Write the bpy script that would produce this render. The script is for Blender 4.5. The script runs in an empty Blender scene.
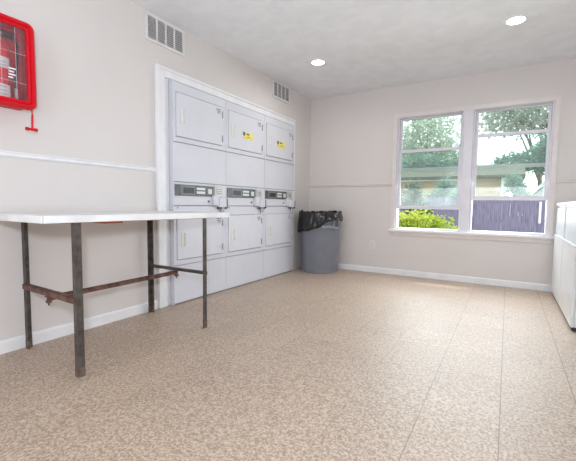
import bpy, bmesh, math, random
from mathutils import Vector, Matrix
PI = math.pi
C = bpy.context.scene.collection
sc = bpy.context.scene
sc.view_settings.view_transform = 'Standard'
sc.view_settings.look = 'None'
sc.view_settings.gamma = 1.0
sc.view_settings.use_curve_mapping = False
sc.view_settings.exposure = 0.0

# ------------------------------------------------------------------ materials
def lin(c):
    out = []
    for v in c:
        v = v / 255.0
        out.append(v / 12.92 if v <= 0.04045 else ((v + 0.055) / 1.055) ** 2.4)
    return (out[0], out[1], out[2], 1.0)

def new_mat(name):
    m = bpy.data.materials.new(name)
    m.use_nodes = True
    nt = m.node_tree
    nt.nodes.clear()
    out = nt.nodes.new('ShaderNodeOutputMaterial')
    return m, nt, out

def N(nt, kind, **kw):
    n = nt.nodes.new(kind)
    for k, v in kw.items():
        if k.startswith('i_'):
            n.inputs[k[2:].replace('_', ' ')].default_value = v
        else:
            setattr(n, k, v)
    return n

def mat(name, col, rough=0.5, metal=0.0, col2=None, nscale=8.0, lo=0.4, hi=0.6, bump=0.0, bscale=60.0,
        spec=0.5, stretch=(1, 1, 1), coat=0.0):
    m, nt, out = new_mat(name)
    b = N(nt, 'ShaderNodeBsdfPrincipled')
    b.inputs['Roughness'].default_value = rough
    b.inputs['Metallic'].default_value = metal
    b.inputs['Specular IOR Level'].default_value = spec
    b.inputs['Coat Weight'].default_value = coat
    tc = N(nt, 'ShaderNodeTexCoord')
    mp = N(nt, 'ShaderNodeMapping')
    mp.inputs['Scale'].default_value = stretch
    nt.links.new(tc.outputs['Object'], mp.inputs['Vector'])
    c2 = col2 if col2 else tuple(max(0, v - 5) for v in col)
    nz = N(nt, 'ShaderNodeTexNoise')
    nz.inputs['Scale'].default_value = nscale
    nz.inputs['Detail'].default_value = 4
    nt.links.new(mp.outputs['Vector'], nz.inputs['Vector'])
    rp = N(nt, 'ShaderNodeValToRGB')
    rp.color_ramp.elements[0].position = lo
    rp.color_ramp.elements[1].position = hi
    rp.color_ramp.elements[0].color = lin(col)
    rp.color_ramp.elements[1].color = lin(c2)
    nt.links.new(nz.outputs['Fac'], rp.inputs['Fac'])
    nt.links.new(rp.outputs['Color'], b.inputs['Base Color'])
    if bump:
        bz = N(nt, 'ShaderNodeTexNoise')
        bz.inputs['Scale'].default_value = bscale
        bz.inputs['Detail'].default_value = 3
        nt.links.new(mp.outputs['Vector'], bz.inputs['Vector'])
        bp = N(nt, 'ShaderNodeBump')
        bp.inputs['Strength'].default_value = bump
        bp.inputs['Distance'].default_value = 0.01
        nt.links.new(bz.outputs['Fac'], bp.inputs['Height'])
        nt.links.new(bp.outputs['Normal'], b.inputs['Normal'])
    nt.links.new(b.outputs['BSDF'], out.inputs['Surface'])
    return m

def emit_mat(name, col, s):
    m, nt, out = new_mat(name)
    e = N(nt, 'ShaderNodeEmission')
    e.inputs['Color'].default_value = lin(col)
    e.inputs['Strength'].default_value = s
    nt.links.new(e.outputs[0], out.inputs['Surface'])
    return m

def glass_mat(name, tint, haze, hazecol=(235, 240, 238), kind='ShaderNodeBsdfTranslucent'):
    m, nt, out = new_mat(name)
    t = N(nt, 'ShaderNodeBsdfTransparent')
    t.inputs['Color'].default_value = lin(tint)
    g = N(nt, 'ShaderNodeBsdfGlossy')
    g.inputs['Roughness'].default_value = 0.02
    f = N(nt, 'ShaderNodeFresnel')
    f.inputs['IOR'].default_value = 1.33
    mx = N(nt, 'ShaderNodeMixShader')
    nt.links.new(f.outputs[0], mx.inputs[0])
    nt.links.new(t.outputs[0], mx.inputs[1])
    nt.links.new(g.outputs[0], mx.inputs[2])
    d = N(nt, kind)
    d.inputs['Color'].default_value = lin(hazecol)
    nz = N(nt, 'ShaderNodeTexNoise')
    nz.inputs['Scale'].default_value = 5
    mr = N(nt, 'ShaderNodeMapRange')
    mr.inputs['From Min'].default_value = 0.3
    mr.inputs['From Max'].default_value = 0.7
    mr.inputs['To Min'].default_value = haze * 0.5
    mr.inputs['To Max'].default_value = haze * 1.5
    nt.links.new(nz.outputs['Fac'], mr.inputs['Value'])
    m2 = N(nt, 'ShaderNodeMixShader')
    nt.links.new(mr.outputs[0], m2.inputs[0])
    nt.links.new(mx.outputs[0], m2.inputs[1])
    nt.links.new(d.outputs[0], m2.inputs[2])
    nt.links.new(m2.outputs[0], out.inputs['Surface'])
    return m

def wall_mat(name, col, axis, groove_top=None, pitch=0.2):
    """painted wall; vertical panel grooves below the chair rail as a fine bump"""
    m, nt, out = new_mat(name)
    b = N(nt, 'ShaderNodeBsdfPrincipled')
    b.inputs['Roughness'].default_value = 0.55
    b.inputs['Specular IOR Level'].default_value = 0.3
    geo = N(nt, 'ShaderNodeNewGeometry')
    nz = N(nt, 'ShaderNodeTexNoise')
    nz.inputs['Scale'].default_value = 1.7
    nz.inputs['Detail'].default_value = 5
    nt.links.new(geo.outputs['Position'], nz.inputs['Vector'])
    rp = N(nt, 'ShaderNodeValToRGB')
    rp.color_ramp.elements[0].position = 0.3
    rp.color_ramp.elements[1].position = 0.7
    rp.color_ramp.elements[0].color = lin(col)
    rp.color_ramp.elements[1].color = lin(tuple(v - 4 for v in col))
    nt.links.new(nz.outputs['Fac'], rp.inputs['Fac'])
    nt.links.new(rp.outputs['Color'], b.inputs['Base Color'])
    fine = N(nt, 'ShaderNodeTexNoise')
    fine.inputs['Scale'].default_value = 130
    fine.inputs['Detail'].default_value = 2
    nt.links.new(geo.outputs['Position'], fine.inputs['Vector'])
    height = fine.outputs['Fac']
    if groove_top is not None:
        sp = N(nt, 'ShaderNodeSeparateXYZ')
        nt.links.new(geo.outputs['Position'], sp.inputs[0])
        def M(op, a, bb):
            n = N(nt, 'ShaderNodeMath', operation=op)
            for k, v in enumerate((a, bb)):
                if v is None: continue
                if isinstance(v, (int, float)): n.inputs[k].default_value = v
                else: nt.links.new(v, n.inputs[k])
            return n.outputs[0]
        q = M('DIVIDE', sp.outputs[axis], pitch)
        fr = M('FRACT', M('ADD', q, 100.0), None)
        g = M('LESS_THAN', fr, 0.035)
        z = M('LESS_THAN', sp.outputs['Z'], groove_top)
        gr = M('MULTIPLY', M('MULTIPLY', g, z), -3.0)
        height = M('ADD', height, gr)
    bp = N(nt, 'ShaderNodeBump')
    bp.inputs['Strength'].default_value = 0.12
    bp.inputs['Distance'].default_value = 0.004
    nt.links.new(height, bp.inputs['Height'])
    nt.links.new(bp.outputs['Normal'], b.inputs['Normal'])
    nt.links.new(b.outputs['BSDF'], out.inputs['Surface'])
    return m

def floor_mat():
    m, nt, out = new_mat('speckled_vinyl_tile')
    b = N(nt, 'ShaderNodeBsdfPrincipled')
    b.inputs['Specular IOR Level'].default_value = 1.0
    b.inputs['Coat Weight'].default_value = 0.3
    b.inputs['Coat Roughness'].default_value = 0.44
    geo = N(nt, 'ShaderNodeNewGeometry')
    sp = N(nt, 'ShaderNodeSeparateXYZ')
    nt.links.new(geo.outputs['Position'], sp.inputs[0])
    def M(op, a, bb=None, cc=None):
        n = N(nt, 'ShaderNodeMath', operation=op)
        for k, v in enumerate((a, bb, cc)):
            if v is None: continue
            if isinstance(v, (int, float)): n.inputs[k].default_value = v
            else: nt.links.new(v, n.inputs[k])
        return n.outputs[0]
    T = 0.3
    u = M('DIVIDE', M('ADD', sp.outputs['X'], 30 - 2.245), T)
    v = M('DIVIDE', M('ADD', sp.outputs['Y'], 30 + 3.23), T)
    fu, fv = M('FRACT', u), M('FRACT', v)
    def edge(f, w):
        return M('LESS_THAN', M('MINIMUM', f, M('SUBTRACT', 1.0, f)), w)
    seam_u, seam_v = edge(fu, 0.0075), edge(fv, 0.006)
    cell = N(nt, 'ShaderNodeCombineXYZ')
    nt.links.new(M('FLOOR', u), cell.inputs[0])
    nt.links.new(M('FLOOR', v), cell.inputs[1])
    wn = N(nt, 'ShaderNodeTexWhiteNoise', noise_dimensions='3D')
    nt.links.new(cell.outputs[0], wn.inputs['Vector'])
    # seams show on some tiles more than on others
    sn = N(nt, 'ShaderNodeTexNoise')
    sn.inputs['Scale'].default_value = 1.1
    nt.links.new(geo.outputs['Position'], sn.inputs['Vector'])
    sm = N(nt, 'ShaderNodeMapRange')
    sm.inputs['From Min'].default_value = 0.35
    sm.inputs['From Max'].default_value = 0.6
    sm.inputs['To Min'].default_value = 0.03
    sm.inputs['To Max'].default_value = 0.5
    nt.links.new(sn.outputs['Fac'], sm.inputs['Value'])
    seam_ramp = N(nt, 'ShaderNodeMapRange')  # seams get darker towards larger X
    seam_ramp.inputs['From Min'].default_value = 1.7
    seam_ramp.inputs['From Max'].default_value = 2.4
    seam_ramp.inputs['To Min'].default_value = 0.0
    seam_ramp.inputs['To Max'].default_value = 0.7
    nt.links.new(sp.outputs['X'], seam_ramp.inputs['Value'])
    strength = M('MAXIMUM', seam_ramp.outputs[0], M('MULTIPLY', sm.outputs[0], 0.6))
    seam = M('MULTIPLY', M('MAXIMUM', seam_u, M('MULTIPLY', seam_v, 0.35)), strength)
    # speckle
    off = N(nt, 'ShaderNodeVectorMath', operation='MULTIPLY_ADD')
    nt.links.new(wn.outputs['Color'], off.inputs[0])
    off.inputs[1].default_value = (5, 5, 5)
    nt.links.new(geo.outputs['Position'], off.inputs[2])
    n1 = N(nt, 'ShaderNodeTexNoise')
    n1.inputs['Scale'].default_value = 92
    n1.inputs['Detail'].default_value = 4
    n1.inputs['Roughness'].default_value = 0.6
    n1.inputs['Distortion'].default_value = 0.6
    nt.links.new(off.outputs[0], n1.inputs['Vector'])
    r1 = N(nt, 'ShaderNodeValToRGB')
    els = r1.color_ramp.elements
    els[0].position = 0.40; els[0].color = lin((145, 123, 103))
    els[1].position = 0.60; els[1].color = lin((196, 178, 160))
    e = els.new(0.5); e.color = lin((173, 152, 133))
    nt.links.new(n1.outputs['Fac'], r1.inputs['Fac'])
    hs = N(nt, 'ShaderNodeHueSaturation')
    vv = N(nt, 'ShaderNodeMapRange')
    vv.inputs['To Min'].default_value = 0.95
    vv.inputs['To Max'].default_value = 1.05
    nt.links.new(wn.outputs['Value'], vv.inputs['Value'])
    nt.links.new(vv.outputs[0], hs.inputs['Value'])
    nt.links.new(r1.outputs['Color'], hs.inputs['Color'])
    mx = N(nt, 'ShaderNodeMix', data_type='RGBA')
    nt.links.new(seam, mx.inputs[0])
    nt.links.new(hs.outputs['Color'], mx.inputs[6])
    mx.inputs[7].default_value = lin((92, 76, 64))
    nt.links.new(mx.outputs[2], b.inputs['Base Color'])
    rn = N(nt, 'ShaderNodeTexNoise')
    rn.inputs['Scale'].default_value = 2.2
    rn.inputs['Detail'].default_value = 5
    nt.links.new(geo.outputs['Position'], rn.inputs['Vector'])
    rr = N(nt, 'ShaderNodeMapRange')
    rr.inputs['To Min'].default_value = 0.48
    rr.inputs['To Max'].default_value = 0.64
    nt.links.new(rn.outputs['Fac'], rr.inputs['Value'])
    nt.links.new(rr.outputs[0], b.inputs['Roughness'])
    bn = N(nt, 'ShaderNodeTexNoise')
    bn.inputs['Scale'].default_value = 14
    nt.links.new(geo.outputs['Position'], bn.inputs['Vector'])
    bp = N(nt, 'ShaderNodeBump')
    bp.inputs['Strength'].default_value = 0.12
    bp.inputs['Distance'].default_value = 0.01
    nt.links.new(M('SUBTRACT', bn.outputs['Fac'], M('MULTIPLY', seam, 0.5)), bp.inputs['Height'])
    nt.links.new(bp.outputs['Normal'], b.inputs['Normal'])
    nt.links.new(b.outputs['BSDF'], out.inputs['Surface'])
    return m

WALL = (220, 214, 211)
m_wall_l = wall_mat('wall_paint_left', WALL, 'Y', 1.16, 0.2)
m_wall_b = wall_mat('wall_paint_back', WALL, 'X', 1.16, 0.2)
m_wall = wall_mat('wall_paint', WALL, 'X')
m_ceil = mat('ceiling_texture', (236, 236, 238), 0.9, bump=0.14, bscale=90, spec=0.1)
m_floor = floor_mat()
m_trimw = mat('white_trim_paint', (236, 236, 238), 0.4)
m_trimp = mat('wall_colour_trim_paint', (226, 217, 211), 0.5)
m_sash = mat('white_sash_paint', (224, 222, 229), 0.4)
m_enam = mat('white_enamel', (216, 217, 224), 0.5, nscale=2, spec=0.25)
m_enam2 = mat('white_enamel_door', (219, 220, 227), 0.5, nscale=2, spec=0.25)
m_enamd = mat('cabinet_steel', (168, 168, 172), 0.5)
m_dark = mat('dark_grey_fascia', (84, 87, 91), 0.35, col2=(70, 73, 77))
m_black = mat('black_plastic', (24, 24, 26), 0.35)
m_chrome = mat('brushed_steel', (176, 176, 176), 0.32, metal=0.8)
m_lcd = mat('pale_display', (212, 216, 214), 0.3)
m_cream = mat('cream_plastic', (228, 228, 221), 0.4)
m_badge = mat('grey_print', (112, 114, 118), 0.5)
m_yellow = mat('yellow_sticker_paper', (226, 214, 84), 0.5, col2=(238, 230, 130), nscale=20)
m_stk = mat('sticker_dark_print', (104, 98, 84), 0.5)
m_lam = mat('white_laminate', (236, 236, 236), 0.35, col2=(222, 222, 222), nscale=5)
m_lamt = mat('worn_white_laminate', (226, 227, 228), 0.4, col2=(176, 176, 178), nscale=9, lo=0.55, hi=0.75, stretch=(3, 0.6, 1))
m_ply = mat('plywood_underside', (196, 160, 128), 0.6, col2=(170, 130, 100))
m_orange = mat('orange_stained_wood', (190, 96, 54), 0.55, col2=(160, 76, 40))
m_leg = mat('worn_grey_painted_steel', (90, 84, 79), 0.5, metal=0.2, col2=(64, 57, 52), nscale=26, lo=0.40, hi=0.68, bump=0.15)
m_rust = mat('rusty_brown_steel', (122, 88, 76), 0.6, metal=0.2, col2=(84, 58, 50), nscale=18, bump=0.25)
m_foot = mat('rusted_leg_end', (112, 96, 86), 0.7, col2=(84, 70, 60), nscale=40)
m_can = mat('grey_polyethylene', (128, 131, 142), 0.42, bump=0.1, bscale=20)
m_bag = mat('black_bin_liner', (9, 9, 10), 0.14, spec=0.65, bump=1.0, bscale=26)
m_red = mat('red_moulded_plastic', (208, 6, 32), 0.45, spec=0.3)
m_redcyl = mat('red_cylinder_enamel', (232, 40, 56), 0.3)
m_label = mat('white_paper_label', (238, 238, 240), 0.5)
m_print = mat('small_print', (186, 186, 192), 0.6)
m_clear = glass_mat('clear_cabinet_window', (252, 250, 250), 0.05, (235, 215, 225), 'ShaderNodeBsdfDiffuse')
m_glass1 = glass_mat('window_glass_plain', (247, 250, 249), 0.05)
m_glass2 = glass_mat('window_glass_green', (243, 250, 247), 0.06)
m_vent = mat('vent_white_metal', (226, 224, 224), 0.45)
m_ventd = mat('vent_dark_interior', (70, 70, 73), 0.8)
m_lamp = emit_mat('downlight_lens', (255, 252, 246), 14.0)
m_fence = mat('weathered_purple_grey_wood', (138, 132, 160), 0.8, col2=(106, 100, 130), nscale=3, lo=0.35, hi=0.7, stretch=(12, 12, 1))
m_grass = mat('yard_grass', (120, 132, 84), 0.95, col2=(92, 110, 66), nscale=4)
def leaf_mat(name, col, col2, tr=0.45):
    m = mat(name, col, 0.6, col2=col2, nscale=2.5)
    nt = m.node_tree
    b = [n for n in nt.nodes if n.type == 'BSDF_PRINCIPLED'][0]
    out = [n for n in nt.nodes if n.type == 'OUTPUT_MATERIAL'][0]
    rp = [n for n in nt.nodes if n.type == 'VALTORGB'][0]
    t = N(nt, 'ShaderNodeBsdfTranslucent'); nt.links.new(rp.outputs['Color'], t.inputs['Color'])
    mx = N(nt, 'ShaderNodeMixShader'); mx.inputs[0].default_value = tr
    nt.links.new(b.outputs[0], mx.inputs[1]); nt.links.new(t.outputs[0], mx.inputs[2]); nt.links.new(mx.outputs[0], out.inputs['Surface'])
    return m
m_bushl = leaf_mat('lime_green_leaf', (204, 214, 104), (168, 188, 74))
m_leafs = [leaf_mat('tree_leaf_pale', (190, 206, 188), (160, 182, 164)),
           leaf_mat('tree_leaf_teal', (140, 172, 160), (110, 146, 136)),
           leaf_mat('tree_leaf_dark', (104, 124, 112), (76, 98, 92)),
           leaf_mat('tree_leaf_grey', (188, 200, 188), (156, 172, 160))]
m_bark = mat('tree_bark', (110, 98, 88), 0.9, col2=(80, 70, 62))
m_tan = mat('tan_stucco', (206, 176, 148), 0.8, col2=(196, 166, 140))
m_olive = mat('olive_shingle_roof', (92, 96, 82), 0.85, col2=(76, 80, 70))
m_blue = mat('pale_blue_siding', (196, 208, 220), 0.7)
m_outw = mat('white_exterior_paint', (236, 236, 238), 0.6)
m_brick = mat('exterior_wall_paint', (214, 206, 198), 0.8)
m_wash = mat('washer_white_enamel', (228, 230, 230), 0.28)
m_wash2 = mat('washer_glossy_panel', (200, 206, 211), 0.42)
m_navy = mat('dark_blue_strip', (86, 92, 116), 0.35)
m_plate = mat('outlet_plate_plastic', (226, 222, 218), 0.4)
m_casing = mat('window_casing_paint', (226, 219, 217), 0.45)
m_plate2 = mat('satin_metal_plate', (196, 196, 194), 0.45, metal=0.3)
m_dusk = mat('shaded_gap', (60, 60, 62), 0.8)

# ------------------------------------------------------------------ mesh helpers
class MB:
    def __init__(s): s.bm = bmesh.new()
    def box(s, x0, x1, y0, y1, z0, z1, bev=0.0, seg=2, M=None):
        t = bmesh.new()
        vs = [t.verts.new((x, y, z)) for x in (x0, x1) for y in (y0, y1) for z in (z0, z1)]
        for f in ((0, 1, 3, 2), (4, 6, 7, 5), (0, 4, 5, 1), (2, 3, 7, 6), (0, 2, 6, 4), (1, 5, 7, 3)):
            t.faces.new([vs[i] for i in f])
        if bev: bmesh.ops.bevel(t, geom=list(t.edges), offset=bev, segments=seg, affect='EDGES', profile=0.5)
        s.merge(t, M); return s
    def merge(s, t, M=None):
        if M is not None: bmesh.ops.transform(t, matrix=M, verts=list(t.verts))
        bmesh.ops.recalc_face_normals(t, faces=list(t.faces))
        me = bpy.data.meshes.new('tmp'); t.to_mesh(me); t.free()
        s.bm.from_mesh(me); bpy.data.meshes.remove(me); return s
    def prism(s, poly, axis, a, b, bev=0.0, M=None):
        t = bmesh.new()
        def P(u, v, w): return {'x': (w, u, v), 'y': (u, w, v), 'z': (u, v, w)}[axis]
        lo = [t.verts.new(P(u, v, a)) for u, v in poly]
        hi = [t.verts.new(P(u, v, b)) for u, v in poly]
        t.faces.new(lo); t.faces.new(hi)
        n = len(poly)
        for i in range(n): t.faces.new((lo[i], lo[(i + 1) % n], hi[(i + 1) % n], hi[i]))
        if bev: bmesh.ops.bevel(t, geom=list(t.edges), offset=bev, segments=2, affect='EDGES')
        s.merge(t, M); return s
    def lathe(s, prof, c=(0, 0, 0), seg=40, axis='z', M=None, wob=None, cap=True):
        t = bmesh.new(); rings = []
        for k, (r, h) in enumerate(prof):
            ring = []
            for i in range(seg):
                a = 2 * PI * i / seg; rr = r; hh = h
                if wob: rr, hh = wob(k, a, r, h)
                p = (rr * math.cos(a), rr * math.sin(a), hh)
                if axis == 'x': p = (p[2], p[0], p[1])
                elif axis == 'y': p = (p[0], p[2], p[1])
                ring.append(t.verts.new((p[0] + c[0], p[1] + c[1], p[2] + c[2])))
            rings.append(ring)
        for A, B in zip(rings, rings[1:]):
            for i in range(seg): t.faces.new((A[i], A[(i + 1) % seg], B[(i + 1) % seg], B[i]))
        if cap and prof[0][0] > 1e-4 and not wob: t.faces.new(rings[0][::-1])
        if cap and prof[-1][0] > 1e-4 and not wob: t.faces.new(rings[-1])
        bmesh.ops.remove_doubles(t, verts=list(t.verts), dist=1e-6)
        s.merge(t, M); return s
    def tube(s, pts, r, seg=10, r2=None):
        t = bmesh.new(); pts = [Vector(p) for p in pts]; rings = []
        for i, p in enumerate(pts):
            d = (pts[min(i + 1, len(pts) - 1)] - pts[max(i - 1, 0)]).normalized()
            q = d.to_track_quat('Z', 'Y')
            rr = r if r2 is None else r + (r2 - r) * i / (len(pts) - 1)
            rings.append([t.verts.new(p + q @ Vector((rr * math.cos(2 * PI * k / seg), rr * math.sin(2 * PI * k / seg), 0))) for k in range(seg)])
        for A, B in zip(rings, rings[1:]):
            for k in range(seg): t.faces.new((A[k], A[(k + 1) % seg], B[(k + 1) % seg], B[k]))
        t.faces.new(rings[0]); t.faces.new(rings[-1])
        s.merge(t); return s
    def frame(s, a0, a1, z0, z1, w, d0, d1, plane='x', bev=0.0, wb=None, wt=None):
        """rectangular frame as one closed piece; plane x: a is y; plane y: a is x"""
        wb = w if wb is None else wb; wt = w if wt is None else wt
        t = bmesh.new()
        O = [(a0, z0), (a1, z0), (a1, z1), (a0, z1)]
        I = [(a0 + w, z0 + wb), (a1 - w, z0 + wb), (a1 - w, z1 - wt), (a0 + w, z1 - wt)]
        def P(u, v, d): return (d, u, v) if plane == 'x' else (u, d, v)
        L = {}
        for d in (d0, d1):
            L[d] = ([t.verts.new(P(u, v, d)) for u, v in O], [t.verts.new(P(u, v, d)) for u, v in I])
        for i in range(4):
            j = (i + 1) % 4
            for d in (d0, d1): t.faces.new((L[d][0][i], L[d][0][j], L[d][1][j], L[d][1][i]))
            for k in (0, 1): t.faces.new((L[d0][k][i], L[d0][k][j], L[d1][k][j], L[d1][k][i]))
        if bev: bmesh.ops.bevel(t, geom=[e for e in t.edges if e.calc_face_angle(0) > 0.5], offset=bev, segments=2, affect='EDGES')
        s.merge(t); return s

def obj(name, mb, m, parent=None, smooth=False, loc=None):
    me = bpy.data.meshes.new(name)
    mb.bm.to_mesh(me); mb.bm.free()
    me.materials.append(m)
    if smooth:
        for p in me.polygons: p.use_smooth = True
        try: me.set_sharp_from_angle(angle=math.radians(40))
        except Exception: pass
    o = bpy.data.objects.new(name, me); C.objects.link(o)
    if parent: o.parent = parent
    if loc: o.location = loc
    return o
def thing(name, label, cat, loc=(0, 0, 0), rz=0, group=None):
    o = bpy.data.objects.new(name, None); C.objects.link(o)
    o.empty_display_size = 0.1
    o.location = loc; o.rotation_euler = (0, 0, rz)
    o['label'] = label; o['category'] = cat
    if group: o['group'] = group
    return o
def tag(o, label, cat, group=None, kind=None):
    o['label'] = label; o['category'] = cat
    if group: o['group'] = group
    if kind: o['kind'] = kind
    return o
def struct(name, mb, m, label, cat, parent=None):
    o = obj(name, mb, m, parent); o['kind'] = 'structure'
    if not parent: o['label'] = label; o['category'] = cat
    return o
def dup_tree(o, parent=None):
    c = o.copy(); C.objects.link(c)
    if parent: c.parent = parent
    for ch in list(o.children): dup_tree(ch, c)
    return c

# ------------------------------------------------------------------ the room
H = 2.44; XR = 3.70; YF = -6.70
RY0, RY1, RZ = -2.655, -0.50, 1.968          # recess for the stacked machines
WX0, WX1, WZ0, WZ1 = 1.27, 2.905, 0.59, 2.045  # window opening
struct('floor', MB().box(-0.85, XR + .15, YF - .15, 0.15, -0.12, 0), m_floor, 'beige speckled vinyl tile floor of the laundry room', 'floor')
struct('ceiling', MB().box(-0.85, XR + .15, YF - .15, 0.15, H, H + .15), m_ceil, 'white textured ceiling over the laundry room', 'ceiling')
b = MB()
b.box(-.14, 0, YF, RY0, 0, H); b.box(-.14, 0, RY1, 0, 0, H); b.box(-.14, 0, RY0, RY1, RZ, H)
struct('wall_left', b, m_wall_l, 'pale wall behind the table and around the stacked dryers', 'wall')
b = MB()
b.box(-.85, -.80, RY0 - .1, RY1 + .1, 0, H); b.box(-.80, -.14, RY0 - .1, RY0 - .05, 0, H); b.box(-.80, -.14, RY1 + .05, RY1 + .1, 0, H)
struct('wall_recess', b, m_wall, 'wall of the service recess behind the stacked dryers', 'wall')
b = MB()
b.box(-.14, WX0, 0, .14, 0, H); b.box(WX1, XR + .15, 0, .14, 0, H); b.box(WX0, WX1, 0, .14, 0, WZ0); b.box(WX0, WX1, 0, .14, WZ1, H)
struct('wall_back', b, m_wall_b, 'pale wall with the window and the trash can corner', 'wall')
struct('wall_right', MB().box(XR, XR + .15, YF, 0, 0, H), m_wall, 'pale wall behind the row of washers', 'wall')
b = MB()
b.box(-.14, .9, YF - .15, YF, 0, H); b.box(2.9, XR + .15, YF - .15, YF, 0, H); b.box(.9, 2.9, YF - .15, YF, 2.1, H)  # unseen wall, its opening added to let light into the room
struct('wall_front', b, m_wall, 'pale wall with an opening added for light, facing the window', 'wall')

struct('baseboard_left', MB().prism([(0, 0), (.014, 0), (.014, .066), (.008, .078), (0, .078)], 'y', YF, RY0 - .092), m_trimw,
       'white baseboard along the wall under the table', 'baseboard')
struct('baseboard_back', MB().prism([(0, 0), (-.014, 0), (-.014, .062), (-.008, .074), (0, .074)], 'x', 0, 3.69), m_trimw,
       'white baseboard below the window wall', 'baseboard')
def rail_prof(s): return [(0, 1.163), (s * .008, 1.165), (s * .014, 1.172), (s * .014, 1.186), (s * .02, 1.191), (s * .02, 1.197), (0, 1.199)]
struct('trim_1', MB().prism(rail_prof(1), 'y', YF, RY0 - .092), m_trimw, 'white chair rail on the wall above the table', 'trim')
b = MB()
b.prism(rail_prof(-1), 'x', 0, 1.216); b.prism(rail_prof(-1), 'x', 2.962, 3.69)
struct('trim_2', b, m_trimp, 'wall coloured chair rail on the window wall', 'trim')
# casing round the stacked machines
b = MB()
b.box(0, .02, -2.745, RY0, 0, 2.045, .003); b.box(.02, .03, -2.745, -2.715, 0, 2.045, .004)
b.box(0, .02, RY0, -.470, 1.962, 2.042, .003); b.box(.02, .03, -2.715, -.470, 2.018, 2.042, .004)
b.box(0, .02, RY1, -.470, 0, 1.962, .003)
b.box(-.14, -.002, RY0, -2.604, 0, 1.968); b.box(-.14, -.002, -2.604, RY1, 1.953, 1.968)
struct('trim_3', b, m_trimw, 'white casing boards around the stacked dryer opening', 'trim')
# window casing, stool and apron
b = MB()
b.frame(1.222, 2.953, .60, 2.078, .05, -.016, 0, 'y', .003, wb=.001)
struct('trim_4', b, m_casing, 'slim pale casing around the double window', 'trim')
struct('trim_5', MB().box(1.205, 2.966, -.042, .02, .574, .602, .004), m_trimw, 'white window stool under the double window', 'trim')
struct('trim_6', MB().box(1.222, 2.953, -.014, 0, .522, .574, .003), m_trimp, 'wall coloured apron board below the window stool', 'trim')

# windows: two double hung units, the lower sash of each raised part way
struct('window_mullion', MB().box(2.046, 2.146, -.012, .13, .602, 2.04, .004), m_sash, 'wide white post between the two windows', 'window post')
def make_window(name, x0, x1, zb, zt, label):
    t = thing(name, label, 'window', ((x0 + x1) / 2, .06, .59)); t['kind'] = 'structure'
    t_off = Vector((-(x0 + x1) / 2, -.06, -.59))
    def part(n, mb, m, par=t):
        if par is t: bmesh.ops.translate(mb.bm, vec=t_off, verts=list(mb.bm.verts))
        else: bmesh.ops.translate(mb.bm, vec=t_off, verts=list(mb.bm.verts))
        return obj(n, mb, m, par)
    part('window_frame', MB().frame(x0, x1, .602, 2.043, .016, .005, .125, 'y', .002, wb=.02, wt=.02), m_sash)
    up = part('upper_sash', MB().frame(x0 + .017, x1 - .017, 1.352, 2.022, .026, .078, .108, 'y', .003, wb=.042, wt=.016), m_sash)
    part('glass', MB().box(x0 + .043, x1 - .043, .091, .095, 1.394, 2.006), m_glass1, up)
    lo = part('lower_sash', MB().frame(x0 + .017, x1 - .017, zb, zt, .03, .035, .065, 'y', .003, wb=.045, wt=.034), m_sash)
    part('glass', MB().box(x0 + .047, x1 - .047, .048, .052, zb + .045, zt - .034), m_glass2, lo)
    return t
w1 = make_window('window_1', 1.272, 2.044, .868, 1.622, 'window with lime green bush behind it, half raised lower sash')
w2 = make_window('window_2', 2.148, 2.903, .985, 1.748, 'window showing the wooden fence, lower sash raised higher')
# slim crossbar of the insect screen outside the first window
sb = MB().box(1.302, 2.014, .116, .124, 1.226, 1.240)
bmesh.ops.translate(sb.bm, vec=(-1.658, -.06, -.59), verts=list(sb.bm.verts))
obj('screen_bar', sb, m_sash, w1)

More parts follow.
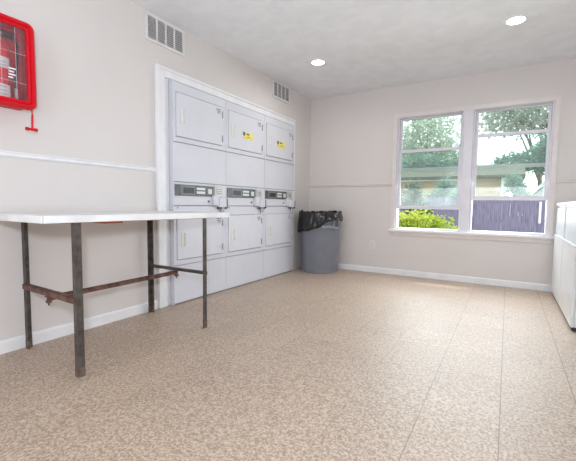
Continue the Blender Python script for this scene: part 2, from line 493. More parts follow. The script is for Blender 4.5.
# ------------------------------------------------------------------ stacked dryers
XM, W = 0.0457, 0.6856
def make_dryer():
    t = thing('stacked_dryer', '', 'dryer', (XM, -2.600, 0))
    g = .0022
    obj('cabinet', MB().box(-.66, -.016, .004, W - .004, 0.0, 1.948, .003), m_enamd, t)
    side = MB(); side.box(-.66, -.001, .0015, .004, 0, 1.95); side.box(-.66, -.001, W - .004, W - .0015, 0, 1.95)
    obj('side_panel', side, m_enam, t)
    def door(z0, z1, fz0, fz1):
        fr = obj('door_surround', MB().frame(g, W - g, fz0, fz1, .028, -.018, 0, 'x', .003, wb=z0 - fz0 - .005, wt=fz1 - z1 - .005), m_enam, t)
        # solid fill beside the hinge side of the door
        obj('hinge_strip', MB().box(-.018, -.001, .622, W - .028, z0 - .004, z1 + .004), m_enam, t)
        d = obj('loading_door', MB().box(-.014, .008, .034, .617, z0, z1, .005), m_enam2, t)
        hb = MB(); hb.box(.008, .014, .080, .126, z0 + .115, z0 + .245, .003); hb.box(.014, .024, .110, .120, z0 + .12, z0 + .24, .003)
        obj('handle', hb, m_cream, d)
        for zz in (z0 + .035, z1 - .105):
            hg = obj('hinge', MB().lathe([(.0, 0), (.0065, 0), (.0065, .065), (.0, .065)], (.010, .622, zz), 12), m_enamd, d)
        pb = MB()
        for q in range(3): pb.box(.0078, .0090, .535 + .008 * q, .600 - .004 * q, z1 - .035 - .017 * q, z1 - .027 - .017 * q)
        obj('printed_badge', pb, m_badge, d)
        return d
    du = door(1.487, 1.862, 1.441, 1.947)
    obj('service_panel', MB().box(-.018, 0, g, W - g, 1.097, 1.433, .003), m_enam, t)
    cp = obj('control_panel', MB().box(-.018, 0, g, W - g, .887, 1.090, .003), m_enam, t)
    dl = door(.402, .786, .355, .879)
    obj('lower_panel', MB().box(-.018, 0, g, W - g, .012, .347, .003), m_enam, t)
    fa = obj('fascia', MB().box(-.002, .006, .012, .500, .972, 1.072, .003), m_dark, cp)
    obj('dial_recess', MB().box(.004, .0075, .115, .235, .993, 1.045, .003), m_black, cp)
    obj('dial_surround', MB().frame(.075, .25, .982, 1.062, .014, .004, .0085, 'x', .002), mats_grey, cp)
    dp = MB(); dp.box(.004, .009, .268, .378, 1.030, 1.052, .002); dp.box(.004, .009, .268, .378, .995, 1.018, .002)
    obj('display', dp, m_lcd, cp)
    obj('start_button', MB().box(.004, .012, .415, .470, .996, 1.046, .006), m_lcd, cp)
    obj('button_strip', MB().box(.004, .0085, .482, .496, .985, 1.06, .002), m_badge, cp)
    cs = MB(); cs.box(-.002, .010, .512, .622, .968, 1.078, .003); cs.box(.010, .016, .535, .610, 1.000, 1.060, .003)
    obj('coin_slide_plate', cs, m_plate2, cp)
    sl = MB()
    for q in range(3): sl.box(.0155, .0175, .546, .598, 1.008 + .017 * q, 1.013 + .017 * q)
    obj('coin_slot', sl, m_black, cp)
    obj('coin_box', MB().box(0, .042, .545, .650, .872, .958, .005), m_enam, cp)
    obj('coin_box_shade', MB().box(-.001, .038, .648, .672, .862, .958, .002).box(-.001, .030, .55, .672, .852, .874, .002), m_dark, cp)  # dark strips beside and below the box imitate its cast shadow
    obj('coin_box_mount', MB().box(-.001, .03, .475, .555, .886, .985, .004), m_enam, cp)
    obj('lock_bolt', MB().lathe([(.0, 0), (.020, 0), (.020, .06), (.012, .068), (.0, .068)], (.018, .610, .815), 20), m_chrome, cp, True)
    obj('keyhole', MB().lathe([(0, -.004), (.011, -.004), (.011, .006), (0, .006)], (0.0, .43, .925), 14, 'x'), m_badge, cp)
    obj('screw', MB().lathe([(0, -.004), (.006, -.004), (.006, .003), (0, .003)], (0.0, .045, .865), 10, 'x'), m_badge, t)
    return t, du
mats_grey = mat('mid_grey_plastic', (120, 122, 126), 0.4)
d1, _ = make_dryer()
d1['label'] = 'stacked white coin dryer beside the table, no sticker on its upper door'
d1['group'] = 'white stacked coin dryers in the wall'
dry = [d1]
for i in (1, 2):
    c = dup_tree(d1); c.location = (XM, -2.600 + W * i, 0); dry.append(c)
dry[1]['label'] = 'middle stacked white coin dryer, yellow sticker on its upper door, between its twins'
dry[2]['label'] = 'stacked white coin dryer next to the trash can, yellow sticker on its upper door'
def sticker(o, y0, z0, w, h):
    d = [c for c in o.children if c.name.startswith('loading_door')][0]
    s = obj('sticker', MB().box(.0075, .0092, y0, y0 + w, z0, z0 + h), m_yellow, d)
    s['label'] = 'yellow notice sticker'
    obj('sticker_icon', MB().box(.0090, .0098, y0 - .010, y0 + .030, z0 + h * .45, z0 + h * .95), m_stk, s)
    obj('sticker_heading', MB().box(.0090, .0098, y0 + .05, y0 + w * .60, z0 + h * .62, z0 + h * .84), m_stk, s)
    obj('sticker_text', MB().box(.0090, .0098, y0 + .06, y0 + w * .70, z0 + h * .28, z0 + h * .36), m_stk, s)
sticker(dry[1], .275, 1.612, .17, .075)
sticker(dry[2], .265, 1.615, .18, .08)

# ------------------------------------------------------------------ table
TT = thing('work_table', 'long white topped table on worn grey steel legs against the wall', 'table', (.36, -3.31, 0))
def T(mb): bmesh.ops.translate(mb.bm, vec=(-.36, 3.31, 0), verts=list(mb.bm.verts)); return mb
obj('tabletop', T(MB().prism([(.036, -3.935), (.689, -3.93), (.689, -2.617), (.052, -2.617), (.036, -2.75)], 'z', .803, .834)), m_lam, TT)
obj('laminate_sheet', T(MB().prism([(.036, -3.935), (.689, -3.93), (.689, -2.617), (.052, -2.617), (.036, -2.75)], 'z', .8335, .837)), m_lamt, TT)
eb = MB(); eb.box(.687, .693, -3.932, -2.615, .800, .8365, .0025); eb.box(.045, .687, -3.939, -3.933, .800, .8365, .0025)
obj('edge_band', T(eb), m_lam, TT)
obj('underside_board', T(MB().box(.08, .66, -3.89, -2.66, .796, .803)), m_ply, TT)
obj('shim', T(MB().box(.52, .640, -3.60, -3.49, .786, .797, .003)), m_orange, TT)
legs = [(.050, -3.738, -1, -1), (.673, -3.775, 1, -1), (.053, -2.850, -1, 1), (.673, -2.882, 1, 1)]
for (x, y, sx, sy) in legs:
    h = .0165; th = .006
    # L section with its corner towards the table's own corner
    def P(u, v): return (x + sx * u, y + sy * v)
    poly = [P(h, h), P(-h, h), P(-h, h - th), P(h - th, h - th), P(h - th, -h), P(h, -h)]
    lg = obj('leg', T(MB().prism(poly, 'z', 0.0, .797)), m_leg, TT)
    poly2 = [P(h + .001, h + .001), P(-h - .001, h + .001), P(-h - .001, h - th - .001), P(h - th - .001, h - th - .001), P(h - th - .001, -h - .001), P(h + .001, -h - .001)]
    obj('rusted_foot', T(MB().prism(poly2, 'z', 0.0, .05)), m_foot, lg)
def bar(name, a, c, hgt, thk, m):
    a, c = Vector(a), Vector(c); d = c - a; L = d.length
    q = d.to_track_quat('X', 'Z').to_matrix().to_4x4()
    Mx = Matrix.Translation(a) @ q
    mb = MB(); mb.box(0, L, -thk / 2, thk / 2, -hgt / 2, hgt / 2, .002, M=Mx); mb.box(0, L, -thk / 2, thk / 2 + .022, hgt / 2 - .006, hgt / 2, .001, M=Mx)
    return obj(name, T(mb), m, TT)
bar('stretcher', (.036, -3.7585, .388), (.688, -3.7955, .400), .032, .008, m_rust)
bar('stretcher', (.688, -2.8615, .400), (.036, -2.8295, .388), .026, .008, m_leg)
bar('long_stretcher', (.36, -3.778, .362), (.36, -2.842, .368), .026, .010, m_rust)
for y in (-3.768, -2.852):
    k = MB(); k.box(.348, .372, y - .012, y + .012, .338, .352, .002); k.lathe([(0, 0), (.005, 0), (.005, .02), (0, .02)], (.36, y, .324), 10)
    obj('bracket', T(k), m_rust, TT)

# ------------------------------------------------------------------ trash can and liner
CX, CY = .335, -.305
cn = thing('trash_can', 'grey round plastic trash can in the corner by the dryers', 'trash can', (CX, CY, 0))
obj('body', MB().lathe([(.0, .012), (.225, .012), (.235, 0), (.245, .004), (.250, .03), (.250, .06), (.252, .065), (.266, .735), (.269, .74), (.269, .76),
                        (.279, .764), (.282, .78), (.279, .792), (.273, .796), (.265, .79), (.261, .74), (.242, .05), (0, .03)], seg=56), m_can, cn, True)
for a in (math.radians(-18), math.radians(162)):
    k = MB(); Mx = Matrix.Rotation(a, 4, 'Z')
    k.box(.258, .300, -.05, -.038, .60, .735, .004, M=Mx); k.box(.258, .300, .038, .05, .60, .735, .004, M=Mx); k.box(.283, .303, -.05, .05, .585, .62, .006, M=Mx)
    obj('handle', k, m_can, cn)
ref = math.atan2(-4.78 - CY, 2.53 - CX)       # direction of the side that faces the room
random.seed(5)
ph = [random.uniform(0, 6.28) for _ in range(12)]
def hem(a):
    d = (a - ref + PI) % (2 * PI) - PI         # negative d lies towards the dryers
    return .625 + .085 * math.tanh(d * 2.2 + .15) + .010 * math.sin(5 * a + ph[0]) + .007 * math.sin(11 * a + ph[1])
prof = [(.240, .50), (.252, .62), (.260, .74), (.267, .795), (.277, .808), (.2895, .800), (.292, .78), (.294, .74), (.294, .70), (.292, .66)]
def wob(k, a, r, h):
    n = (math.sin(9 * a + ph[2] + k * .9) + .8 * math.sin(17 * a + ph[3] - k * 1.3) + .6 * math.sin(29 * a + ph[4] + k * .7))
    if k <= 2: return r - .004 + .004 * n, h
    if k <= 5:
        return r + .002 * abs(n), h + .009 * (1 + n * .5) * (1.0 + .8 * math.sin(2 * a + ph[5]))
    f = (k - 5) / 4.0
    hm = hem(a)
    return .2895 + .008 * f + .010 * f ** .5 * (1.2 + n * .55) - .02 * f * max(0, .74 - hm) , .795 + (hm - .795) * f
bg = obj('trash_bag', MB().lathe(prof, (CX, CY, 0), 160, wob=wob), m_bag, None, True)
tag(bg, 'shiny black bin liner folded over the rim of the grey trash can', 'bin liner')
sol = bg.modifiers.new('film', 'SOLIDIFY'); sol.thickness = .0015; sol.offset = 0
# knotted tuft of the liner on the far rim
k = MB()
for i in range(26):
    a = ref + .25 + (i - 13) * .05
    p = Vector((CX + .270 * math.cos(a), CY + .270 * math.sin(a), .806))
    q = p + Vector((random.uniform(-.03, .03), random.uniform(-.03, .03), random.uniform(.012, .030)))
    k.tube([p - Vector((0, 0, .02)), p, (p + q) / 2 + Vector((0, 0, .008)), q], .007, 6, .003)
tf = obj('gathered_tuft', k, m_bag, bg, True)
# pale tag of the can's moulded rim grip showing below the liner
a = ref + .34
Mx = Matrix.Translation((CX, CY, 0)) @ Matrix.Rotation(a, 4, 'Z')
k = MB().box(.255, .300, -.085, .085, .600, .640, .006, M=Mx)
bmesh.ops.translate(k.bm, vec=(-CX, -CY, 0), verts=list(k.bm.verts))
g_ = obj('rim_grip', k, m_can, cn)

# ------------------------------------------------------------------ outlet
o = thing('wall_outlet', 'small white duplex wall outlet low on the wall between trash can and window', 'outlet', (.978, -.001, .378))
obj('cover_plate', MB().box(-.037, .037, -.007, .001, -.058, .058, .003), m_plate, o)
for z in (-.02, .02):
    r_ = obj('receptacle', MB().lathe([(0, -.007), (.0, -.010), (.0165, -.010), (.0175, -.006), (0, -.006)], (0, 0, z), 20, 'y'), m_plate, o)
    s_ = MB(); s_.box(-.008, -.005, -.0108, -.0095, z - .004, z + .006); s_.box(.005, .008, -.0108, -.0095, z - .004, z + .006); s_.box(-.002, .002, -.0108, -.0095, z - .011, z - .007)
    obj('socket_slots', s_, m_dusk, r_)
obj('cover_screw', MB().lathe([(0, -.007), (0, -.0085), (.003, -.0085), (.003, -.006)], (0, 0, 0), 10, 'y'), m_chrome, o)

# ------------------------------------------------------------------ air vents high on the left wall
def make_vent(y0, y1, z0, z1, label):
    t = thing('air_vent', label, 'air vent', (0, (y0 + y1) / 2, z0), group='white air vents under the ceiling')
    w = (y1 - y0); h = z1 - z0
    obj('duct_back', MB().box(.0005, .003, -w / 2 + .012, w / 2 - .012, .012, h - .012), m_ventd, t)
    fb = MB().frame(-w / 2, w / 2, 0, h, .022, .001, .014, 'x', .003)
    for i in (1, 2, 3):
        yc = -w / 2 + .022 + (w - .044) * i / 4
        fb.box(.002, .0135, yc - .0065, yc + .0065, .02, h - .02, .002)
    obj('vent_frame', fb, m_vent, t)
    lb = MB()
    n = 9
    for j in range(n):
        zc = .026 + (h - .052) * (j + .5) / n
        Mx = Matrix.Translation((.0075, 0, zc)) @ Matrix.Rotation(math.radians(-16), 4, 'Y')
        lb.box(-.0065, .0065, -w / 2 + .018, w / 2 - .018, -.0008, .0008, M=Mx)
    obj('louvers', lb, m_vent, t)
    return t
make_vent(-2.834, -2.428, 2.206, 2.420, 'white louvered air vent high on the wall above the table side of the dryers')
make_vent(-1.009, -.612, 2.224, 2.432, 'white louvered air vent above the dryer next to the trash can')

# ------------------------------------------------------------------ ceiling downlights
def downlight(x, y, label):
    t = thing('ceiling_downlight', label, 'ceiling light', (x, y, H), group='round recessed ceiling downlights')
    obj('trim_ring', MB().lathe([(.066, -.006), (.070, -.008), (.092, -.003), (.094, .0), (.066, .0), (.066, -.006)], seg=40, cap=False), m_trimw, t, True)
    obj('lens', MB().lathe([(0, -.0055), (.066, -.0055), (.066, .0), (0, .0)], seg=40), m_lamp, t)
    l = bpy.data.lights.new('downlight_glow', 'AREA'); l.shape = 'DISK'; l.size = .13; l.energy = DOWN; l.color = (1, .98, .95); l.spread = math.radians(165)
    lo = bpy.data.objects.new('downlight_glow', l); C.objects.link(lo); lo.parent = t; lo.location = (0, 0, -.012)
    return t
DOWN = 5
downlight(.71, -1.19, 'round downlight in the ceiling nearer the dryers')
downlight(2.517, -1.175, 'round downlight in the ceiling in front of the window with the fence view')

# ------------------------------------------------------------------ washers on the right
XW = 2.962
def make_washer(y1, label):
    t = thing('washer', label, 'washer', (XW, y1 - .343, 0), group='white washers along the wall')
    D = .66
    obj('cabinet', MB().box(.022, D, -.341, .341, .03, .945, .006), m_wash, t)
    obj('lower_panel', MB().box(0, .022, -.339, .339, .029, .628, .006), m_wash, t)
    lp = obj('upper_panel', MB().box(.010, .022, -.337, .337, .634, .905, .004), m_wash2, t)
    obj('ledge', MB().box(-.004, .022, -.337, .337, .618, .632, .004), m_wash, t)
    obj('control_strip', MB().box(.006, .022, -.337, .337, .905, .925, .003), m_navy, t)
    obj('top_panel', MB().box(.000, D, -.342, .342, .925, .955, .007), m_wash, t)
    obj('edge_trim', MB().box(.002, .022, -.343, -.325, .634, .925, .004), m_wash, t)
    obj('coin_slot', MB().box(.004, .011, -.30, -.262, .86, .89, .002), m_navy, t)
    obj('coin_return', MB().box(.004, .011, -.292, -.27, .80, .82, .002), m_navy, t)
    for sx in (.05, D - .05):
        for sy in (-.3, .3): obj('foot', MB().lathe([(0, 0), (.022, 0), (.022, .012), (.012, .014), (.012, .034), (0, .034)], (sx, sy, 0), 14), m_black, t)
    obj('toe_kick', MB().box(.012, .05, -.336, .336, .004, .03), m_dusk, t)
    return t
make_washer(-.100, 'white front washer in the corner beside the window, furthest along the wall')
make_washer(-.800, 'white front washer standing nearer the room than its twin by the window')

# ------------------------------------------------------------------ fire extinguisher cabinet
YC0, YC1, ZC0, ZC1 = -4.025, -3.690, 1.434, 1.922
EY, EZ = (YC0 + YC1) / 2, ZC0
cab = thing('extinguisher_cabinet', 'red fire extinguisher cabinet with clear window hung on the wall', 'extinguisher cabinet', (0, EY, EZ))
hw, hh = (YC1 - YC0) / 2, ZC1 - ZC0
def rrect(y0, y1, z0, z1, r, n=6):
    P = []
    for cy, cz, a0 in ((y1 - r, z1 - r, 0), (y0 + r, z1 - r, 90), (y0 + r, z0 + r, 180), (y1 - r, z0 + r, 270)):
        for i in range(n + 1):
            a = math.radians(a0 + 90 * i / n); P.append((cy + r * math.cos(a), cz + r * math.sin(a)))
    return P
def ring_shell(loops):
    """loops: list of (poly, x) with equal point counts, bridged in order"""
    t = bmesh.new(); R = [[t.verts.new((x, u, v)) for u, v in poly] for poly, x in loops]
    n = len(R[0])
    for A, B in zip(R, R[1:]):
        for i in range(n): t.faces.new((A[i], A[(i + 1) % n], B[(i + 1) % n], B[i]))
    return t, R
t, R = ring_shell([(rrect(-hw + .012, hw - .012, .012, hh - .012, .03), .002), (rrect(-hw + .012, hw - .012, .012, hh - .012, .03), .115),
                   (rrect(-hw + .020, hw - .020, .020, hh - .020, .026), .115), (rrect(-hw + .020, hw - .020, .020, hh - .020, .026), .008)])
t.faces.new(R[-1]); t.faces.new(R[0][::-1])
mb = MB(); mb.merge(t); obj('case', mb, m_red, cab, True)
t, R = ring_shell([(rrect(-hw, hw, 0, hh, .04), .112), (rrect(-hw, hw, 0, hh, .04), .135), (rrect(-hw + .010, hw - .010, .010, hh - .010, .034), .150),
                   (rrect(-hw + .022, hw - .022, .022, hh - .022, .026), .150), (rrect(-hw + .028, hw - .028, .028, hh - .028, .02), .140),
                   (rrect(-hw + .034, hw - .034, .034, hh - .034, .02), .144), (rrect(-hw + .044, hw - .044, .044, hh - .044, .014), .142),
                   (rrect(-hw + .046, hw - .046, .046, hh - .046, .012), .130), (rrect(-hw + .046, hw - .046, .046, hh - .046, .012), .112),
                   (rrect(-hw, hw, 0, hh, .04), .112)])
mb = MB(); mb.merge(t); dr = obj('door', mb, m_red, cab, True)
mb = MB().prism(rrect(-hw + .045, hw - .045, .045, hh - .045, .012), 'x', .128, .131)
obj('window', mb, m_clear, dr)
gl = MB()
for y in (.07, .0, -.07): gl.box(.1308, .1318, y - .0005, y + .0005, .048, hh - .048)
for z in (.14, .30): gl.box(.1308, .1318, -hw + .048, hw - .048, z - .0005, z + .0005)
obj('score_lines', gl, m_label, dr)
for q, (z, w_) in enumerate(((.205, .034), (.188, .026), (.172, .034), (.156, .022))):
    obj('window_print', MB().box(.1308, .1320, .034 - .001 * q, .034 - .001 * q + w_, z, z + .0075), m_label, dr)

ex = thing('fire_extinguisher', 'red fire extinguisher with white labels inside the wall cabinet', 'fire extinguisher', (.064, EY + .012, EZ + .0205))
obj('cylinder', MB().lathe([(0, .0), (.046, .0), (.052, .006), (.052, .29), (.048, .315), (.030, .34), (.018, .35), (.018, .365), (0, .365)], seg=36), m_redcyl, ex, True)
def lab(z0, z1, a0, a1, r=.0528):
    t = bmesh.new(); n = 14; lo = []; hi = []
    for i in range(n + 1):
        a = math.radians(a0 + (a1 - a0) * i / n)
        lo.append(t.verts.new((r * math.cos(a), r * math.sin(a), z0))); hi.append(t.verts.new((r * math.cos(a), r * math.sin(a), z1)))
    for i in range(n): t.faces.new((lo[i], lo[i + 1], hi[i + 1], hi[i]))
    mb = MB(); mb.merge(t); return mb
l1 = obj('label', lab(.025, .098, -75, 48), m_label, ex)
l2 = obj('label', lab(.185, .245, -75, 48), m_label, ex)
for par, zz in ((l1, (.04, .06, .08)), (l2, (.197, .215))):
    k = MB()
    for z in zz:
        q = lab(z, z + .005, -60, 20, .0532)
        me = bpy.data.meshes.new('tmp'); q.bm.to_mesh(me); q.bm.free(); k.bm.from_mesh(me); bpy.data.meshes.remove(me)
    obj('print_lines', k, m_print, par)
v = MB(); v.lathe([(0, .362), (.015, .362), (.015, .39), (.01, .40), (0, .40)], seg=16); v.box(-.012, .012, -.02, .02, .375, .393, .004)
obj('valve', v, m_chrome, ex)
v = MB(); v.box(-.008, .008, -.02, .085, .398, .406, .003); v.box(-.008, .008, .0, .085, .372, .379, .003)
obj('squeeze_lever', v, m_black, ex)
obj('gauge', MB().lathe([(0, .012), (.013, .012), (.013, .022), (0, .022)], (0, -.005, .384), 18, 'x'), m_label, ex)
obj('hose', MB().tube([(0, -.02 + .04, .385), (.01, .075, .38), (.02, .088, .34), (.02, .085, .28), (.02, .078, .21), (.022, .072, .13), (.024, .07, .09)], .0085, 10), m_black, ex, True)
obj('nozzle', MB().tube([(.024, .07, .092), (.024, .069, .075), (.024, .068, .035)], .010, 12, .014), m_chrome, ex, True)

hm = thing('breaker_hammer', 'small red breaker hammer hanging on a cord below the red cabinet', 'hammer', (.125, -3.714, 1.325))
obj('hanging_cord', MB().tube([(0, 0, .03), (.0, .002, .08), (.0, .0, .118)], .006, 8), m_red, hm)
obj('shaft', MB().lathe([(0, .0), (.006, .0), (.005, .045), (0, .045)], seg=12), m_red, hm)
obj('hammer_head', MB().lathe([(0, -.030), (.010, -.030), (.011, -.018), (.008, -.012), (.008, .012), (.011, .018), (.010, .030), (0, .030)], (0, -.004, 0), 16, 'y'), m_red, hm, True)

# ------------------------------------------------------------------ the yard outside
struct('ground', MB().box(-40, 40, .15, 60, -.5, -.3), m_grass, 'grassy yard outside the window', 'ground')
random.seed(11)
fn = thing('wooden_fence', 'weathered purple grey board fence across the yard', 'fence', (1.5, 8, -.3))
b = MB(); x = -9.0
while x < 8.5:
    w = random.uniform(.098, .108); h = 1.50 + random.uniform(-.015, .015)
    y0 = random.uniform(-.006, .006)
    b.prism([(x, 0), (x + w, 0), (x + w, h - .03), (x + w - .03, h), (x + .03, h), (x, h - .03)], 'y', y0, y0 + .018)
    x += w + .003
obj('boards', b, m_fence, fn)
for z in (.25, .75, 1.30): obj('rail', MB().box(-9, 8.5, .019, .06, z, z + .09), m_fence, fn)
for x in range(-9, 9, 2): obj('post', MB().box(x - .045, x + .045, .06, .15, -.1, 1.55), m_fence, fn)
obj('kickboard', MB().box(-9, 8.5, -.03, -.008, .02, .20), m_fence, fn)
obj('gap_light', MB().box(1.80, 1.86, -.03, -.008, .75, 1.38, .004), m_outw, fn)  # white strip stands in for light showing through a fence gap

def leaf_cloud(n, blobs, size, seed, flat=0.5):
    rnd = random.Random(seed); bm = bmesh.new()
    tot = sum(b[1][0] * b[1][1] * b[1][2] for b in blobs)
    for c, r in blobs:
        k = int(n * r[0] * r[1] * r[2] / tot)
        for _ in range(k):
            while True:
                p = Vector((rnd.uniform(-1, 1), rnd.uniform(-1, 1), rnd.uniform(-1, 1)))
                if p.length < 1: break
            p = p * (0.55 + 0.45 * rnd.random()) if p.length > .5 else p
            p = Vector((c[0] + p.x * r[0], c[1] + p.y * r[1], c[2] + p.z * r[2]))
            q = Matrix.Rotation(rnd.uniform(0, 6.28), 3, 'Z') @ Matrix.Rotation(rnd.uniform(-1.3, 1.3), 3, 'X') @ Matrix.Rotation(rnd.uniform(-1.3, 1.3), 3, 'Y')
            L = size * rnd.uniform(.7, 1.4); w = L * flat
            pts = [(-L / 2, 0, 0), (-L * .1, w / 2, L * .08), (L / 2, 0, -.05 * L), (-L * .1, -w / 2, L * .08)]
            vs = [bm.verts.new(p + q @ Vector(v)) for v in pts]
            bm.faces.new((vs[0], vs[1], vs[2])); bm.faces.new((vs[0], vs[2], vs[3]))
    mb = MB(); mb.bm.free(); mb.bm = bm
    return mb
def tree(name, x, y, h, blobs, n, size, m, seed, label, cat='tree', group=None, branches=6):
    t = thing(name, label, cat, (x, y, -.3), group=group)
    rnd = random.Random(seed + 100)
    tb = MB(); top = Vector((0, 0, h * .62))
    tb.tube([(0, 0, 0), (.05, .03, h * .25), (-.03, .0, h * .45), top], .05 * h ** .5, 8, .02 * h ** .5)
    for i in range(branches):
        c, r = blobs[i % len(blobs)]
        s = Vector((0, 0, h * rnd.uniform(.25, .6)))
        e = Vector(c) + Vector((rnd.uniform(-.5, .5) * r[0], rnd.uniform(-.5, .5) * r[1], rnd.uniform(-.3, .6) * r[2]))
        tb.tube([s, (s + e) / 2 + Vector((0, 0, .12 * h * rnd.random())), e], .022 * h ** .5, 6, .006 * h ** .5)
    obj('trunk', tb, m_bark, t)
    obj('foliage', leaf_cloud(n, blobs, size, seed), m, t)
    return t
# lime bush close to the window
b_ = thing('lime_bush', 'bright lime green bush right outside the window', 'bush', (1.38, 1.0, -.3))
sb = MB()
for i in range(14):
    a = i * 2.4; r = .15 + .2 * (i % 4) / 3
    sb.tube([(0.05 * math.cos(a), .05 * math.sin(a), 0), (r * math.cos(a) * .6, r * math.sin(a) * .6, .6), (r * math.cos(a) * 1.3, r * math.sin(a), 1.0)], .012, 6, .004)
obj('stems', sb, m_bark, b_)
obj('foliage', leaf_cloud(3600, [((0, 0, .90), (.38, .30, .34)), ((-.24, 0, .86), (.26, .26, .30)), ((.28, .05, .84), (.28, .26, .30)), ((.50, .0, .72), (.20, .2, .26)), ((0, 0, .45), (.42, .35, .45))], .06, 3, .5), m_bushl, b_)

G = 'trees beyond the fence'
def sc_(bl, f): return [((c[0] * f, c[1] * f, c[2] * f), (r[0] * f, r[1] * f, r[2] * f)) for c, r in bl]
tree('yard_tree', -12.0, 26, 10, sc_([((0, 0, 4.4), (2.4, 1.6, 2.3)), ((1.4, -.3, 3.2), (1.4, 1.2, 1.4)), ((-1.4, 0, 3.6), (1.3, 1.2, 1.4))], 1.5), 5200, .30, m_leafs[0], 21,
     'pale green tree at the far edge of the window with the lime bush', group=G)
tree('yard_tree', -3.3, 26, 10, sc_([((0, 0, 4.4), (2.0, 1.6, 2.3)), ((1.0, 0, 3.2), (1.3, 1.2, 1.3)), ((-1.0, -.3, 3.2), (1.3, 1.2, 1.3))], 1.5), 4600, .30, m_leafs[0], 22,
     'pale green tree rising behind the tan house roof', group=G)
tree('yard_tree', 4.4, 28, 12, sc_([((0, 0, 5.4), (2.6, 1.6, 1.6)), ((-1.5, 0, 5.0), (1.5, 1.2, 1.1)), ((1.5, 0, 5.0), (1.5, 1.2, 1.3))], 1.6), 5200, .30, m_leafs[3], 23,
     'airy grey green tree with bare branches against white sky', group=G, branches=16)
tree('yard_tree', 11.4, 27, 10, sc_([((0, 0, 4.6), (2.0, 1.6, 2.2)), ((-.8, 0, 3.2), (1.2, 1.1, 1.2))], 1.45), 3800, .36, m_leafs[0], 24,
     'pale tree above the pale blue house roof', group=G)
tree('yard_tree', 2.75, 11.0, 2.5, [((0, 0, 1.75), (.50, .45, .55)), ((.25, 0, 1.35), (.45, .4, .45)), ((-.1, 0, 2.1), (.38, .35, .4))], 1600, .13, m_leafs[1], 25,
     'small teal green tree between the white porch post and the pale blue house', group=G)
tree('yard_tree', 4.6, 23.2, 5.5, [((0, 0, 4.3), (2.0, .8, 1.1)), ((1.8, 0, 4.1), (1.6, .8, 1.2)), ((.4, 0, 5.2), (1.5, .8, .9)), ((-1.9, 0, 4.0), (1.7, .8, .9))], 4200, .26, m_leafs[1], 28,
     'wide teal green tree low behind the two houses', group=G)
tree('yard_tree', -2.6, 21.6, 5.2, [((0, 0, 3.9), (2.4, .8, 1.0)), ((2.0, 0, 3.7), (1.6, .8, .9)), ((-2.2, 0, 3.7), (1.8, .8, .9))], 3600, .26, m_leafs[1], 29,
     'wide teal tree just above the tan house ridge', group=G)
SG = 'shrubs along the fence'
tree('yard_shrub', -1.9, 9.6, 2.6, [((0, 0, 1.6), (.9, .6, .9)), ((.6, 0, 1.3), (.6, .5, .7))], 2600, .15, m_leafs[2], 26,
     'dark green shrub behind the fence at the end by the bush', 'shrub', group=SG)
tree('yard_shrub', .55, 9.8, 2.5, [((0, 0, 1.6), (.6, .5, .8)), ((-.5, 0, 1.3), (.45, .4, .6))], 1500, .14, m_leafs[1], 27,
     'teal shrub behind the fence in front of the tan house', 'shrub', group=SG)
tree('yard_shrub', .15, 6.2, 2.2, [((0, 0, 1.35), (.40, .35, .75)), ((.35, 0, 1.0), (.3, .3, .5))], 1300, .11, m_leafs[2], 30,
     'dark green shrub in front of the fence behind the lime bush', 'shrub', group=SG)
tag(obj('ground_pipe', MB().tube([(2.70, 7.78, -.255), (3.2, 7.78, -.25), (3.66, 7.78, -.255)], .04, 12), m_outw), 'white pipe lying along the foot of the wooden fence', 'pipe')
h1 = thing('tan_house', 'low tan house with olive roof beyond the fence', 'house', (-2.2, 16, -.3))
obj('walls', MB().box(-4.2, 4.35, -2, 3, 0, 2.62), m_tan, h1)
rb = MB(); rb.prism([(-2.5, 2.5), (3.5, 2.5), (3.5, 2.62), (.5, 3.35), (-2.5, 2.62)], 'x', -4.6, 5.3)
obj('roof', rb, m_olive, h1)
obj('gutter', MB().box(-4.6, 5.3, -2.58, -2.5, 2.5, 2.6), m_olive, h1)
obj('porch_post', MB().box(4.42, 4.62, -2.3, -2.1, 0, 2.5, .01), m_outw, h1)
obj('corner_board', MB().box(3.28, 3.40, -2.02, -1.99, 0, 2.5), m_olive, h1)
h2 = thing('pale_blue_house', 'pale blue gabled house beyond the fence', 'house', (6.4, 17.2, -.3))
obj('walls', MB().prism([(-2.9, 0), (2.9, 0), (2.9, 1.75), (0, 4.6), (-2.9, 1.75)], 'y', 0, 5), m_blue, h2)
r_ = MB(); r_.prism([(-3.2, 1.55), (0, 4.7), (3.2, 1.55), (3.2, 1.70), (0, 4.86), (-3.2, 1.70)], 'y', -.25, 5.2)
obj('roof', r_, m_outw, h2)
wf = obj('house_window', MB().frame(-1.75, -1.25, 1.5, 2.3, .06, -.05, .01, 'y'), m_outw, h2)
obj('pane', MB().box(-1.69, -1.31, -.02, .0, 1.56, 2.24), m_dusk, wf)

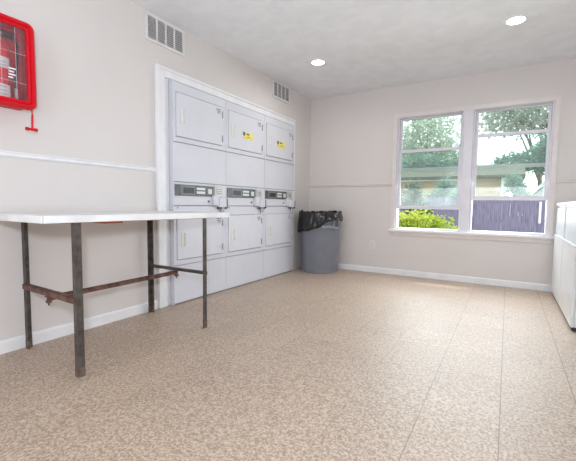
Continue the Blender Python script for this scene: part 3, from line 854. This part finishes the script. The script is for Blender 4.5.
# ------------------------------------------------------------------ light
w = bpy.data.worlds.new('sky'); sc.world = w; w.use_nodes = True
nt = w.node_tree; nt.nodes.clear()
wo = N(nt, 'ShaderNodeOutputWorld'); bgd = N(nt, 'ShaderNodeBackground')
tcw = N(nt, 'ShaderNodeTexCoord'); cz = N(nt, 'ShaderNodeTexNoise'); cz.inputs['Scale'].default_value = 3.0; cz.inputs['Detail'].default_value = 5
cr = N(nt, 'ShaderNodeValToRGB'); cr.color_ramp.elements[0].color = (.86, .92, 1, 1); cr.color_ramp.elements[1].color = (1, 1, 1, 1)
cr.color_ramp.elements[0].position = .4; cr.color_ramp.elements[1].position = .6
nt.links.new(tcw.outputs['Generated'], cz.inputs['Vector']); nt.links.new(cz.outputs['Fac'], cr.inputs['Fac']); nt.links.new(cr.outputs['Color'], bgd.inputs['Color'])
bgd.inputs['Strength'].default_value = 2.4
nt.links.new(bgd.outputs[0], wo.inputs['Surface'])

def light(name, kind, loc, energy, target=None, direction=None, **kw):
    l = bpy.data.lights.new(name, kind); l.energy = energy
    for k, v in kw.items(): setattr(l, k, v)
    o = bpy.data.objects.new(name, l); C.objects.link(o); o.location = loc
    d = (Vector(target) - Vector(loc)) if target else Vector(direction)
    o.rotation_euler = d.to_track_quat('-Z', 'Y').to_euler()
    return o
light('sun', 'SUN', (6, 6, 10), 4.0, direction=(-.62, -.45, -.9), angle=math.radians(5), color=(1, .97, .92))
light('window_daylight', 'AREA', (2.09, -.055, 1.32), 31, direction=(0, -1, -.55), shape='RECTANGLE', size=1.6, size_y=1.25, spread=math.radians(150), color=(.90, .96, 1))
light('rear_fill', 'AREA', (1.9, YF - .05, 1.05), 14, direction=(0, 1, .35), shape='RECTANGLE', size=1.9, size_y=2.0, color=(.88, .95, 1))  # added fill lamp at the unseen rear opening, tilted up to the ceiling
light('ceiling_fill', 'AREA', (2.35, -5.0, 1.35), 20, direction=(-.12, .25, 1), shape='DISK', size=.5, color=(.90, .96, 1), spread=math.radians(160))  # added lamp aimed upward to brighten the ceiling and the room
light('camera_flash', 'AREA', (2.52, -4.86, 1.17), 28, direction=(-.517, .853, .0), shape='DISK', size=.16, color=(.86, .95, 1.06))

# ------------------------------------------------------------------ camera
cam = bpy.data.cameras.new('camera'); co = bpy.data.objects.new('camera', cam); C.objects.link(co)
cam.sensor_fit = 'HORIZONTAL'; cam.sensor_width = 36.0; cam.lens = 361.6645 / 576 * 36
cam.clip_start = .05; cam.clip_end = 200
fw = Vector((-0.51738811, 0.85285193, -0.07037855)); rt = Vector((0.85448394, 0.51934553, 0.01172237)); up = Vector((-0.04654823, 0.05407233, 0.99745148))
Rm = Matrix((rt, up, -fw)).transposed().to_4x4()
co.matrix_world = Matrix.Translation((2.5345, -4.7784, .9005)) @ Rm
sc.camera = co
